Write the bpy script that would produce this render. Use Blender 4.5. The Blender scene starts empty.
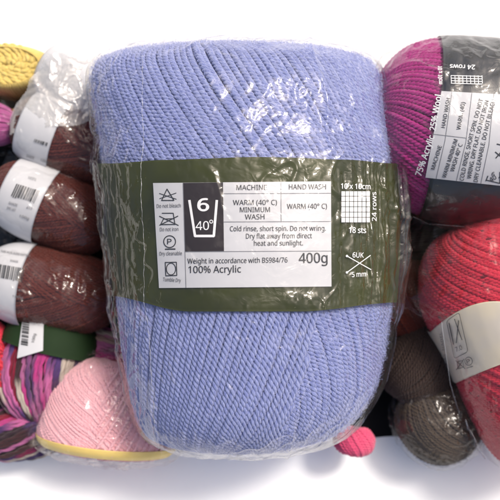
import bpy, math, random
import numpy as np

# ------------------------------------------------------------------ basics
K = 0.0005            # metres per unit of length used below
H = 900.0             # camera height above the middle of the heap
TZ = -118.0           # table top
C = bpy.context.scene.collection
rng = np.random.RandomState(7)
D2R = math.pi / 180


def P(u, v, z):
    k = (H - z) / H
    return np.stack([(np.asarray(u, float) - 250) * k, (250 - np.asarray(v, float)) * k, np.zeros_like(np.asarray(u, float)) + z], -1)


def proj(w):
    k = H / (H - w[..., 2])
    return 250 + w[..., 0] * k, 250 - w[..., 1] * k


def _h(i, j, seed):
    i = i.astype(np.int64); j = j.astype(np.int64)
    n = (i * 374761393 + j * 668265263 + seed * 1274126177) & 0xffffffff
    n = ((n ^ (n >> 13)) * 1274126177) & 0xffffffff
    n = n ^ (n >> 16)
    return (n & 0xffffff) / float(0xffffff) * 2 - 1


def noise(x, y, seed=0):
    x = np.asarray(x, float); y = np.asarray(y, float)
    xi = np.floor(x); yi = np.floor(y)
    fx = x - xi; fy = y - yi
    r = []
    for dx in (0, 1):
        for dy in (0, 1):
            gx = _h(xi + dx, yi + dy, seed); gy = _h(xi + dx, yi + dy, seed + 91)
            r.append(gx * (fx - dx) + gy * (fy - dy))
    sx = fx * fx * fx * (fx * (fx * 6 - 15) + 10); sy = fy * fy * fy * (fy * (fy * 6 - 15) + 10)
    return (r[0] * (1 - sx) + r[2] * sx) * (1 - sy) + (r[1] * (1 - sx) + r[3] * sx) * sy


def crumple(x, y, lam, seed=0, oct=4):
    """sharp-creased film: sum of folded noises at falling wavelengths"""
    out = 0; amp = 1.0
    wx = x + 0.5 * lam * noise(x / lam, y / lam, seed + 5); wy = y + 0.5 * lam * noise(x / lam + 9, y / lam, seed + 6)
    for k in range(oct):
        c, s = math.cos(1.1 * k + seed), math.sin(1.1 * k + seed)
        X = wx * c - wy * s; Y = wx * s + wy * c
        out = out + amp * (0.35 - np.abs(noise(X / lam, Y / lam * 0.7, seed + 17 * k)) * 1.6)
        amp *= 0.5; lam *= 0.5
    return out


def creases(x, y, lam, w, seed=0):
    """thin tent-shaped ridges wandering over the film"""
    n = noise(x / lam, y / lam, seed) + .25 * noise(x / lam * 3.1, y / lam * 3.1, seed + 1)
    on = sm(-.15, .2, noise(x / lam / 1.4 + 7, y / lam / 1.4, seed + 2))
    return np.clip(1 - np.abs(n) / w, 0, 1) * on


def sm(a, b, x):
    t = np.clip((x - a) / (b - a), 0, 1)
    return t * t * (3 - 2 * t)


def link(o, parent=None):
    C.objects.link(o)
    if parent is not None:
        o.parent = parent
    return o


def root_of(o):
    p = np.zeros(3)
    while o is not None:
        p = p + np.array(o.location); o = o.parent
    return p


def mkmesh(name, V, F, mat, parent=None, uv=None, col=None, smooth=True, F3=None):
    V = np.asarray(V, float) * K
    if parent is not None:
        V = V - root_of(parent)
    F = np.asarray(F, np.int64).reshape(-1, 4) if F is not None and len(F) else np.zeros((0, 4), np.int64)
    F3 = np.asarray(F3, np.int64).reshape(-1, 3) if F3 is not None and len(F3) else np.zeros((0, 3), np.int64)
    me = bpy.data.meshes.new(name)
    me.vertices.add(len(V)); me.vertices.foreach_set('co', V.astype(np.float32).ravel())
    loops = np.concatenate([F.ravel(), F3.ravel()])
    me.loops.add(len(loops)); me.loops.foreach_set('vertex_index', loops.astype(np.int32))
    nf = len(F) + len(F3)
    me.polygons.add(nf)
    start = np.concatenate([np.arange(len(F)) * 4, len(F) * 4 + np.arange(len(F3)) * 3])
    me.polygons.foreach_set('loop_start', start.astype(np.int32))
    me.polygons.foreach_set('use_smooth', np.full(nf, smooth))
    me.update(calc_edges=True)
    if uv is not None:
        l = me.uv_layers.new(name='uv'); l.data.foreach_set('uv', np.asarray(uv, np.float32)[loops].ravel())
    if col is not None:
        a = me.color_attributes.new('tint', 'FLOAT_COLOR', 'POINT')
        cc = np.ones((len(V), 4), np.float32); cc[:, :3] = col
        a.data.foreach_set('color', cc.ravel())
    me.validate()
    me.materials.append(mat)
    return link(bpy.data.objects.new(name, me), parent)


def thing(name, label, cat, u, v, z=TZ, group=None):
    o = bpy.data.objects.new(name, None)
    o.empty_display_size = 0.01
    p = P(u, v, z) * K
    o.location = p
    link(o)
    o['label'] = label; o['category'] = cat
    if group: o['group'] = group
    return o


def srgb(r, g, b):
    f = lambda c: (c / 255 / 12.92) if c / 255 <= 0.04045 else ((c / 255 + 0.055) / 1.055) ** 2.4
    return (f(r), f(g), f(b), 1)

# ------------------------------------------------------------------ materials


def newmat(name):
    m = bpy.data.materials.new(name); m.use_nodes = True
    nt = m.node_tree; nt.nodes.clear()
    return m, nt, nt.nodes, nt.links


def yarn_mat(name, c1, c2, tint=False, rough=0.85, fleck=None, su=2.0, sv=14.0, bump=0.5, sheen=0.5):
    """wool: two tones streaked along each ply, fibre bump, sheen"""
    m, nt, N, L = newmat(name)
    out = N.new('ShaderNodeOutputMaterial'); b = N.new('ShaderNodeBsdfPrincipled')
    L.new(b.outputs[0], out.inputs[0])
    uv = N.new('ShaderNodeUVMap'); uv.uv_map = 'uv'
    mp = N.new('ShaderNodeMapping'); mp.inputs['Scale'].default_value = (su, sv, 1)
    L.new(uv.outputs[0], mp.inputs[0])
    n1 = N.new('ShaderNodeTexNoise'); n1.inputs['Scale'].default_value = 1.0; n1.inputs['Detail'].default_value = 4
    n1.inputs['Roughness'].default_value = 0.7
    L.new(mp.outputs[0], n1.inputs[0])
    r = N.new('ShaderNodeValToRGB'); r.color_ramp.elements[0].position = 0.34; r.color_ramp.elements[1].position = 0.64
    r.color_ramp.elements[0].color = c1; r.color_ramp.elements[1].color = c2
    L.new(n1.outputs[0], r.inputs[0])
    colour = r.outputs[0]
    if tint:
        at = N.new('ShaderNodeAttribute'); at.attribute_name = 'tint'
        mx = N.new('ShaderNodeMix'); mx.data_type = 'RGBA'; mx.blend_type = 'MULTIPLY'; mx.inputs[0].default_value = 1
        L.new(colour, mx.inputs[6]); L.new(at.outputs[0], mx.inputs[7]); colour = mx.outputs[2]
    if fleck:
        n2 = N.new('ShaderNodeTexNoise'); n2.inputs['Scale'].default_value = 1.0; n2.inputs['Detail'].default_value = 1
        mp2 = N.new('ShaderNodeMapping'); mp2.inputs['Scale'].default_value = (0.9, 0.6, 1); mp2.inputs['Location'].default_value = (3, 9, 2)
        L.new(uv.outputs[0], mp2.inputs[0]); L.new(mp2.outputs[0], n2.inputs[0])
        r2 = N.new('ShaderNodeValToRGB'); r2.color_ramp.elements[0].position = 0.66; r2.color_ramp.elements[1].position = 0.72
        L.new(n2.outputs[0], r2.inputs[0])
        mx = N.new('ShaderNodeMix'); mx.data_type = 'RGBA'; mx.inputs[7].default_value = fleck
        L.new(r2.outputs[0], mx.inputs[0]); L.new(colour, mx.inputs[6]); colour = mx.outputs[2]
    L.new(colour, b.inputs['Base Color'])
    b.inputs['Roughness'].default_value = rough
    b.inputs['Specular IOR Level'].default_value = 0.25
    b.inputs['Sheen Weight'].default_value = sheen
    b.inputs['Sheen Roughness'].default_value = 0.5
    bp = N.new('ShaderNodeBump'); bp.inputs['Strength'].default_value = bump; bp.inputs['Distance'].default_value = 1.2 * K
    L.new(n1.outputs[0], bp.inputs['Height']); L.new(bp.outputs[0], b.inputs['Normal'])
    return m


def paper_mat(name, col, rough=0.45, bump=0.25, spec=0.5, var=0.06, col2=None, scale=60):
    m, nt, N, L = newmat(name)
    out = N.new('ShaderNodeOutputMaterial'); b = N.new('ShaderNodeBsdfPrincipled'); L.new(b.outputs[0], out.inputs[0])
    tc = N.new('ShaderNodeTexCoord')
    n = N.new('ShaderNodeTexNoise'); n.inputs['Scale'].default_value = scale; n.inputs['Detail'].default_value = 5
    L.new(tc.outputs['Object'], n.inputs[0])
    r = N.new('ShaderNodeValToRGB')
    c2 = col2 or tuple(min(1, c * (1 + var * 2)) for c in col[:3]) + (1,)
    c1 = tuple(c * (1 - var) for c in col[:3]) + (1,)
    r.color_ramp.elements[0].color = c1; r.color_ramp.elements[0].position = 0.35
    r.color_ramp.elements[1].color = c2; r.color_ramp.elements[1].position = 0.65
    L.new(n.outputs[0], r.inputs[0]); L.new(r.outputs[0], b.inputs['Base Color'])
    b.inputs['Roughness'].default_value = rough; b.inputs['Specular IOR Level'].default_value = spec
    bp = N.new('ShaderNodeBump'); bp.inputs['Strength'].default_value = bump; bp.inputs['Distance'].default_value = 2 * K
    L.new(n.outputs[0], bp.inputs['Height']); L.new(bp.outputs[0], b.inputs['Normal'])
    return m


def film_mat(name, haze=0.035, rough=0.07, gain=1.0, soft=0.10, bump=0.5, tintc=(1, 1, 1, 1), edge=0.6, lam=1.0, dcol=(0.85, 0.86, 0.88, 1)):
    """clear polythene: mostly see-through, sharp + soft reflections, slight milkiness"""
    m, nt, N, L = newmat(name)
    out = N.new('ShaderNodeOutputMaterial')
    tc = N.new('ShaderNodeTexCoord')
    n1 = N.new('ShaderNodeTexNoise'); n1.inputs['Scale'].default_value = 130 / lam; n1.inputs['Detail'].default_value = 3
    n1.inputs['Distortion'].default_value = 1.2
    L.new(tc.outputs['Object'], n1.inputs[0])
    vo = N.new('ShaderNodeTexVoronoi'); vo.feature = 'F1'; vo.inputs['Scale'].default_value = 220 / lam
    mixv = N.new('ShaderNodeMix'); mixv.data_type = 'RGBA'; mixv.inputs[0].default_value = 0.012
    L.new(tc.outputs['Object'], mixv.inputs[6]); L.new(n1.outputs['Color'], mixv.inputs[7]); L.new(mixv.outputs[2], vo.inputs[0])
    ad = N.new('ShaderNodeMath'); ad.operation = 'MULTIPLY_ADD'; ad.inputs[1].default_value = 0.35
    L.new(vo.outputs['Distance'], ad.inputs[0]); L.new(n1.outputs[0], ad.inputs[2])
    bp = N.new('ShaderNodeBump'); bp.inputs['Strength'].default_value = bump; bp.inputs['Distance'].default_value = 1.6 * K
    L.new(ad.outputs[0], bp.inputs['Height'])
    tr = N.new('ShaderNodeBsdfTransparent'); tr.inputs[0].default_value = (0.97 * tintc[0], 0.97 * tintc[1], 0.97 * tintc[2], 1)
    g1 = N.new('ShaderNodeBsdfGlossy'); g1.inputs['Roughness'].default_value = rough
    g2 = N.new('ShaderNodeBsdfGlossy'); g2.inputs['Roughness'].default_value = 0.29
    L.new(bp.outputs[0], g1.inputs['Normal']); L.new(bp.outputs[0], g2.inputs['Normal'])
    lw = N.new('ShaderNodeLayerWeight'); lw.inputs[0].default_value = 0.5; L.new(bp.outputs[0], lw.inputs['Normal'])
    pw = N.new('ShaderNodeMath'); pw.operation = 'POWER'; pw.inputs[1].default_value = 4.0
    L.new(lw.outputs['Facing'], pw.inputs[0])
    sc = N.new('ShaderNodeMath'); sc.operation = 'MULTIPLY_ADD'; sc.inputs[1].default_value = edge; sc.inputs[2].default_value = 0.034 * gain; sc.use_clamp = True
    L.new(pw.outputs[0], sc.inputs[0])
    mx = N.new('ShaderNodeMixShader'); L.new(sc.outputs[0], mx.inputs[0]); L.new(tr.outputs[0], mx.inputs[1]); L.new(g1.outputs[0], mx.inputs[2])
    ms = N.new('ShaderNodeMixShader'); ms.inputs[0].default_value = soft; L.new(mx.outputs[0], ms.inputs[1]); L.new(g2.outputs[0], ms.inputs[2]); mx = ms
    df = N.new('ShaderNodeBsdfDiffuse'); df.inputs[0].default_value = dcol
    m2 = N.new('ShaderNodeMixShader')
    ml2 = N.new('ShaderNodeMath'); ml2.operation = 'MULTIPLY_ADD'; ml2.inputs[1].default_value = haze * 1.2; ml2.inputs[2].default_value = haze * 0.4
    L.new(n1.outputs[0], ml2.inputs[0]); L.new(ml2.outputs[0], m2.inputs[0])
    L.new(mx.outputs[0], m2.inputs[1]); L.new(df.outputs[0], m2.inputs[2])
    L.new(m2.outputs[0], out.inputs[0])
    return m


def plain(name, col, rough=0.5, spec=0.4):
    return paper_mat(name, col, rough, 0.05, spec, 0.03)


M = {}
M['blue'] = yarn_mat('periwinkle_wool', srgb(62, 80, 170), srgb(180, 190, 232), sheen=0.4, bump=0.9)
M['blue_core'] = plain('blue_core', srgb(98, 116, 204), 0.9, 0.1)
M['magenta'] = yarn_mat('magenta_wool', srgb(132, 14, 92), srgb(190, 52, 140), sheen=0.15)
M['magenta_core'] = plain('magenta_core', srgb(124, 12, 86), 0.9, 0.1)
M['red'] = yarn_mat('red_wool', srgb(168, 20, 42), srgb(222, 58, 80), fleck=srgb(110, 20, 34), sheen=0.15)
M['red_core'] = plain('red_core', srgb(165, 18, 32), 0.9, 0.1)
M['brown'] = yarn_mat('chocolate_wool', srgb(56, 17, 12), srgb(104, 42, 30), sheen=0.1)
M['brown_core'] = plain('brown_core', srgb(52, 16, 12), 0.9, 0.1)
M['rust'] = yarn_mat('rust_wool', srgb(66, 22, 16), srgb(100, 40, 28), sheen=0.1)
M['plum'] = yarn_mat('plum_wool', srgb(44, 26, 28), srgb(66, 42, 44), sheen=0.1)
M['dark_brown'] = yarn_mat('dark_brown_wool', srgb(40, 28, 24), srgb(68, 52, 46), sheen=0.1)
M['taupe'] = yarn_mat('taupe_wool', srgb(54, 43, 35), srgb(96, 82, 66), sheen=0.1)
M['pink'] = yarn_mat('pink_wool', srgb(226, 152, 162), srgb(248, 200, 204), sheen=0.3)
M['pink_core'] = plain('pink_core', srgb(190, 100, 112), 0.9, 0.1)
M['hot_pink'] = yarn_mat('hot_pink_wool', srgb(200, 50, 96), srgb(226, 92, 130), sheen=0.3)
M['mustard'] = yarn_mat('mustard_wool', srgb(150, 96, 20), srgb(190, 130, 40))
M['yellow'] = yarn_mat('yellow_wool', srgb(196, 166, 78), srgb(222, 200, 126), sheen=0.2)
M['yellow_core'] = plain('yellow_core', srgb(160, 124, 30), 0.9, 0.1)
M['violet'] = yarn_mat('violet_wool', srgb(150, 60, 120), srgb(190, 100, 160), sheen=0.2)
M['roving'] = yarn_mat('variegated_wool', (0.75, 0.75, 0.75, 1), (1, 1, 1, 1), tint=True, sheen=0.15)
M['dark_core'] = plain('dark_core', (0.02, 0.014, 0.014, 1), 0.95, 0.1)
M['olive'] = paper_mat('olive_paper', srgb(42, 46, 12), 0.6, 0.2, 0.12, 0.08, srgb(56, 60, 18), 40)
M['green'] = paper_mat('green_paper', srgb(30, 48, 26), 0.7, 0.3, 0.15)
M['black_paper'] = paper_mat('black_paper', (0.014, 0.015, 0.018, 1), 0.35, 0.2, 0.5)
M['white_paper'] = paper_mat('white_paper', (0.53, 0.53, 0.545, 1), 0.5, 0.08, 0.4, 0.02)
M['cream_paper'] = paper_mat('cream_paper', (0.62, 0.56, 0.47, 1), 0.5, 0.12, 0.4, 0.05, (0.66, 0.58, 0.42, 1), 50)
M['yellow_paper'] = paper_mat('yellow_paper', srgb(226, 196, 110), 0.5)
M['ink'] = plain('ink', (0.03, 0.03, 0.032, 1), 0.5, 0.3)
M['grey_ink'] = plain('grey_ink', (0.16, 0.16, 0.17, 1), 0.5, 0.3)
M['dark_ink'] = plain('dark_panel_ink', (0.02, 0.012, 0.010, 1), 0.4, 0.4)
M['white_ink'] = plain('white_ink', (0.76, 0.76, 0.76, 1), 0.5, 0.3)
M['film'] = film_mat('clear_film', haze=0.006, gain=1.0, soft=0.024, rough=0.05, edge=.8)
M['film_loose'] = film_mat('loose_clear_film', haze=0.005, gain=1.0, rough=0.06, soft=0.010, edge=0.35)
M['film_thin'] = film_mat('thin_clear_film', haze=0.008, gain=0.8, soft=0.012, edge=0.2)
M['seam'] = film_mat('film_seam', haze=0.2, gain=1.6, rough=0.2, soft=.05)
M['film_glare'] = film_mat('glare_folded_film', haze=0.24, gain=1.8, rough=0.12, soft=0.14, dcol=(.92, .87, .80, 1))  # creamy white diffuse colour stands in for glare on the folds
M['shade_sheet'] = paper_mat('gap_shade_black', (0.008, 0.008, 0.009, 1), 0.9, 0.3, 0.1)  # near-black colour stands in for deep shade between the balls
M['table'] = paper_mat('white_table', (0.95, 0.95, 0.94, 1), 0.55, 0.03, 0.3, 0.01)
M['twig'] = paper_mat('wicker', srgb(120, 76, 36), 0.5, 0.3, 0.4, 0.2)

# ------------------------------------------------------------------ ball shapes


def egg(L, W, D, n=2.4, m=None):
    ph = np.linspace(-math.pi / 2, math.pi / 2, 61)
    e = 2.0 / n
    q = L * np.sign(np.sin(ph)) * np.abs(np.sin(ph)) ** e
    c = np.abs(np.cos(ph)) ** e; c[0] = c[-1] = 0
    return np.stack([q, 0 * q, W * c, D * c], 1)


class Ball:
    """a wound ball: rows of (along axis, sideways shift, half width, half depth)"""

    def __init__(s, u, v, z, ang, tab):
        s.u, s.v, s.z = u, v, z
        s.c = P(u, v, z); s.k = (H - z) / H
        a = ang * D2R
        s.ex = np.array([math.cos(a), -math.sin(a), 0.]); s.ey = np.array([-math.sin(a), -math.cos(a), 0.])
        tab = np.array(tab, float); tab[:, :] *= s.k
        # dense smooth resample by chord
        d = np.r_[0, np.cumsum(np.hypot(np.diff(tab[:, 0]), np.diff(tab[:, 2])) + 1e-6)]
        dd = np.linspace(0, d[-1], 500)
        T = np.stack([np.interp(dd, d, tab[:, i]) for i in range(4)], 1)
        g = np.exp(-np.linspace(-2, 2, 25) ** 2); g /= g.sum()
        sm_ = []
        for i in range(4):
            x = T[:, i]
            pad = np.r_[2 * x[0] - x[12:0:-1], x, 2 * x[-1] - x[-2:-14:-1]]
            sm_.append(np.convolve(pad, g, 'valid'))
        T = np.stack(sm_, 1); T[:, 2] = np.maximum(T[:, 2], 0.05); T[:, 3] = np.maximum(T[:, 3], 0.05)
        s.T = T; s.s = np.r_[0, np.cumsum(np.hypot(np.diff(T[:, 0]), np.diff(T[:, 2])))]
        s.S = s.s[-1]; s.R = T[:, 2].max()

    def s_at(s, q):
        return np.interp(np.asarray(q) * s.k, s.T[:, 0], s.s)

    def q_at(s, t):
        return np.interp(t, s.s, s.T[:, 0]) / s.k

    def raw(s, t, a):
        q, cx, hw, D = [np.interp(t, s.s, s.T[:, i]) for i in range(4)]
        lx = cx + hw * np.sin(a)
        p = s.c + lx[..., None] * s.ex + q[..., None] * s.ey
        p[..., 2] = p[..., 2] + D * np.cos(a)
        return p

    def nrm(s, t, a):
        e = 0.6
        t0 = np.clip(t - e, 0, s.S); t1 = np.clip(t + e, 0, s.S)
        dt = s.raw(t1, a) - s.raw(t0, a); da = s.raw(t, a + 0.01) - s.raw(t, a - 0.01)
        n = np.cross(dt, da); n /= np.linalg.norm(n, axis=-1, keepdims=True) + 1e-12
        cc = s.raw(t, np.zeros_like(a)); cc[..., 2] = s.z
        sg = np.sign(np.sum(n * (s.raw(t, a) - cc), -1)); sg[sg == 0] = 1
        return n * sg[..., None]

    def surf(s, t, a, off=0.):
        t = np.asarray(t, float); a = np.asarray(a, float)
        off = np.asarray(off, float)
        return s.raw(t, a) + s.nrm(t, a) * off[..., None]

    def decal(s, px, off):
        """points of the surface (raised by off) seen at the given places of the label"""
        px = np.asarray(px, float)
        rel = (px - [s.u, s.v])
        ex = np.array([s.ex[0], -s.ex[1]]); ey = np.array([s.ey[0], -s.ey[1]])
        mag = H / (H - (s.z + 0.9 * s.T[:, 3].max())) * s.k
        q = rel @ ey / mag; l = rel @ ex / mag
        t = s.s_at(q); a = np.arcsin(np.clip(l / (s.R / s.k), -.95, .95))
        o = np.zeros(len(px)) + off
        for _ in range(14):
            def f(tt, aa):
                U, Vv = proj(s.surf(tt, aa, o)); return np.stack([U, Vv], -1)
            f0 = f(t, a); r = px - f0
            jt = (f(t + .5, a) - f0) / .5; ja = (f(t, a + .005) - f0) / .005
            det = jt[:, 0] * ja[:, 1] - jt[:, 1] * ja[:, 0]; det = np.where(np.abs(det) < 1e-6, 1e-6, det)
            dt = (r[:, 0] * ja[:, 1] - r[:, 1] * ja[:, 0]) / det
            da = (jt[:, 0] * r[:, 1] - jt[:, 1] * r[:, 0]) / det
            t = np.clip(t + np.clip(dt, -20, 20), 1, s.S - 1); a = np.clip(a + np.clip(da, -.3, .3), -1.7, 1.7)
        return t, a

    def core(s, mat, parent, off=0., name='inner_core'):
        t = np.linspace(0.5, s.S - 0.5, 90); a = np.linspace(-math.pi, math.pi, 97)
        T, A = np.meshgrid(t, a, indexing='ij')
        return mkmesh(name, s.surf(T, A, np.full(T.shape, off)).reshape(-1, 3), gridf(*T.shape), mat, parent, uv=np.stack([T.ravel(), A.ravel()], 1))


def gridf(n, m, keep=None):
    i = np.arange(n - 1)[:, None] * m + np.arange(m - 1)[None]
    f = np.stack([i, i + m, i + m + 1, i + 1], -1)
    if keep is not None:
        f = f[keep[:-1, :-1] & keep[1:, 1:] & keep[1:, :-1] & keep[:-1, 1:]]
    return f.reshape(-1, 4)


class Tubes:
    def __init__(s):
        s.V = []; s.F = []; s.U = []; s.Cc = []; s.n = 0

    def add(s, pts, nor, r, plies=1, rh=0., period=18., sides=6, hand=1, col=None, du=0.1):
        n = len(pts)
        if n < 3: return
        T = np.gradient(pts, axis=0); T /= np.linalg.norm(T, axis=1, keepdims=True) + 1e-12
        Nn = nor - T * np.sum(nor * T, 1)[:, None]; Nn /= np.linalg.norm(Nn, axis=1, keepdims=True) + 1e-12
        B = np.cross(T, Nn)
        ln = np.r_[0, np.cumsum(np.linalg.norm(np.diff(pts, axis=0), axis=1))]
        r = np.zeros(n) + r
        ph0 = rng.rand() * 6.28; vr = rng.rand() * 50
        for j in range(plies):
            if plies > 1:
                th = hand * 2 * math.pi * ln / period + 2 * math.pi * j / plies + ph0
                c = pts + (np.cos(th)[:, None] * Nn + np.sin(th)[:, None] * B) * (rh * r / r.max())[:, None]
            else:
                c = pts
            al = np.arange(sides) * 2 * math.pi / sides
            ring = c[:, None] + (np.cos(al)[None, :, None] * Nn[:, None] + np.sin(al)[None, :, None] * B[:, None]) * r[:, None, None]
            s.V.append(ring.reshape(-1, 3))
            i = np.arange(n - 1)[:, None] * sides; k = np.arange(sides)[None]; k2 = (k + 1) % sides
            s.F.append((np.stack([i + k, i + k2, i + sides + k2, i + sides + k], -1) + s.n).reshape(-1, 4))
            # fibres follow the ply: v wanders with the twist
            vv = np.minimum(al, 2 * math.pi - al)[None] * 0.35 + vr + j * 3.7 + (ln * 0.03)[:, None]
            s.U.append(np.stack([np.repeat(ln * du, sides) + vr, vv.ravel()], 1))
            if col is not None: s.Cc.append(np.repeat(col, sides, axis=0))
            s.n += n * sides

    def build(s, name, mat, parent):
        return mkmesh(name, np.concatenate(s.V), np.concatenate(s.F), mat, parent, uv=np.concatenate(s.U), col=np.concatenate(s.Cc) if s.Cc else None)


def wind(tb, ball, pitch, g, r, off=0., t0=0.02, t1=0.98, amax=1.9, amin=None, step=2.0, keep=None, plies=1, rh=0., period=18., sides=6,
         hand=1, wob=0.4, colf=None, loose=0.0, vis=110, taper=8, du=0.1):
    """lay strands side by side over the ball; g(x) is how far a strand has drifted sideways x units along the axis"""
    amin = -amax if amin is None else amin
    t = np.arange(t0 * ball.S, t1 * ball.S, step)
    mid = ball.S / 2; G = g(t - mid) / ball.R
    da = pitch / ball.R
    a0 = amin - G.max() - 0.1; k = 0
    while a0 < amax - G.min() + 0.1:
        jit = rng.randn() * 0.12 * da
        w = noise(t / 60., np.full_like(t, k * 3.1 + .5), 3) * wob * 2 / ball.R + noise(t / 17., np.full_like(t, k * 1.7 + .5), 9) * wob * .5 / ball.R
        a = a0 + G + jit + w
        ok = (a > amin) & (a < amax)
        if keep is not None: ok &= keep(t, a)
        idx = np.nonzero(ok)[0]
        if len(idx) > 5:
            # longest run
            sp = np.split(idx, np.nonzero(np.diff(idx) > 1)[0] + 1); idx = max(sp, key=len)
            if len(idx) > 5:
                tt, aa = t[idx], a[idx]
                n = len(tt)
                e = np.minimum(np.arange(n), np.arange(n)[::-1]) * step
                o = off + rng.randn() * loose + noise(tt / 30., np.full_like(tt, k + .5), 4) * loose * 2 - (1 - sm(0, taper, e)) * r * 1.6
                pts = ball.surf(tt, aa, o); nn = ball.nrm(tt, aa)
                rr = r * (1 + .05 * rng.randn()) * (0.55 + .45 * sm(0, taper, e))
                tb.add(pts, nn, rr, plies, rh, period * (1 + .06 * rng.randn()), sides, hand, None if colf is None else colf(k, tt), du)
        a0 += da; k += 1


def fuzz(ball, n, name, mat, parent, off, length=7., width=.22, tr=(0.05, 0.95), ar=1.5, seed=1):
    """stray fibres standing off the wool"""
    R = np.random.RandomState(seed)
    t = R.uniform(tr[0], tr[1], n) * ball.S; a = R.uniform(-ar, ar, n)
    p = ball.surf(t, a, np.zeros(n) + off - 1.0); nn = ball.nrm(t, a)
    d = R.randn(n, 3); d -= nn * np.sum(d * nn, 1)[:, None]; d /= np.linalg.norm(d, axis=1, keepdims=True)
    bend = np.cross(nn, d) * R.uniform(-.8, .8, n)[:, None]
    side = np.cross(d, nn); L_ = length * R.uniform(.4, 1.3, n)[:, None]
    V = []; seg = 5
    for i in range(seg):
        f = i / (seg - 1.)
        c = p + d * L_ * f + bend * L_ * f * f + nn * (2.6 * math.sin(f * 3.1) * R.uniform(.4, 1, n)[:, None] + .3)
        w = width * (1 - .6 * f)
        V.append(c - side * w * .5); V.append(c + side * w * .5)
    V = np.stack(V, 1).reshape(-1, 3); F = []
    b = np.arange(n)[:, None] * (2 * seg)
    for i in range(seg - 1):
        F.append(b + np.array([2 * i, 2 * i + 1, 2 * i + 3, 2 * i + 2])[None])
    return mkmesh(name, V, np.concatenate(F), mat, parent, uv=np.tile([0.3, 0.2], (len(V), 1)))


def band(ball, q0, q1, off, mat, parent, name='paper_band', wr=.5, nt=40, na=240, amax=math.pi, seed=3, px=False, bulge=0.):
    """paper sleeve between q0 and q1 (numbers along the axis, or functions of the place seen when px)"""
    a = np.linspace(-amax, amax, na)
    if px:
        def solve(fn):
            lo = np.zeros(na) + 2; hi = np.zeros(na) + ball.S - 2
            ac = np.clip(a, -1.5, 1.5)
            for _ in range(30):
                md = (lo + hi) / 2
                U, Vv = proj(ball.surf(md, ac, np.full(na, off))); big = Vv > fn(U)
                hi = np.where(big, md, hi); lo = np.where(big, lo, md)
            return lo
        s0, s1 = solve(q0), solve(q1)
    else:
        s0 = np.full(na, ball.s_at(q0)) + bulge * np.cos(a); s1 = np.full(na, ball.s_at(q1)) + bulge * np.cos(a)
    f = np.linspace(0, 1, nt)[:, None]
    T = s0[None] * (1 - f) + s1[None] * f; A = np.repeat(a[None], nt, 0)
    X = A * ball.R
    o = off + wr * noise(X / 30., T / 60., seed) + wr * .5 * noise(X / 9., T / 40., seed + 1)
    V = ball.surf(T, A, o)
    n = T.size
    # second skin below gives the paper its thickness
    V2 = ball.surf(T, A, o - .5)
    F = gridf(nt, na); F2 = gridf(nt, na)[:, ::-1] + n
    edge = []
    for row in (0, nt - 1):
        i = row * na + np.arange(na - 1); edge.append(np.stack([i, i + 1, i + 1 + n, i + n], -1))
    return mkmesh(name, np.concatenate([V.reshape(-1, 3), V2.reshape(-1, 3)]), np.concatenate([F, F2] + edge), mat, parent,
                  uv=np.tile(np.stack([T.ravel(), A.ravel()], 1), (2, 1)))


def film(ball, disp, mat, parent, name='plastic_bag', nt=300, na=300, amax=2.0, t0=0.0, t1=1.0, keep=None):
    t = np.linspace(t0 * ball.S + .5, t1 * ball.S - .5, nt); a = np.linspace(-amax, amax, na)
    T, A = np.meshgrid(t, a, indexing='ij')
    p = ball.surf(T, A, np.zeros(T.shape)); U, Vv = proj(p)
    o = disp(U, Vv, T, A)
    V = ball.surf(T, A, o)
    kp = None if keep is None else keep(U, Vv, T, A)
    return mkmesh(name, V.reshape(-1, 3), gridf(nt, na, kp), mat, parent, uv=np.stack([T.ravel(), A.ravel()], 1))

# ------------------------------------------------------------------ printing on surfaces


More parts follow.
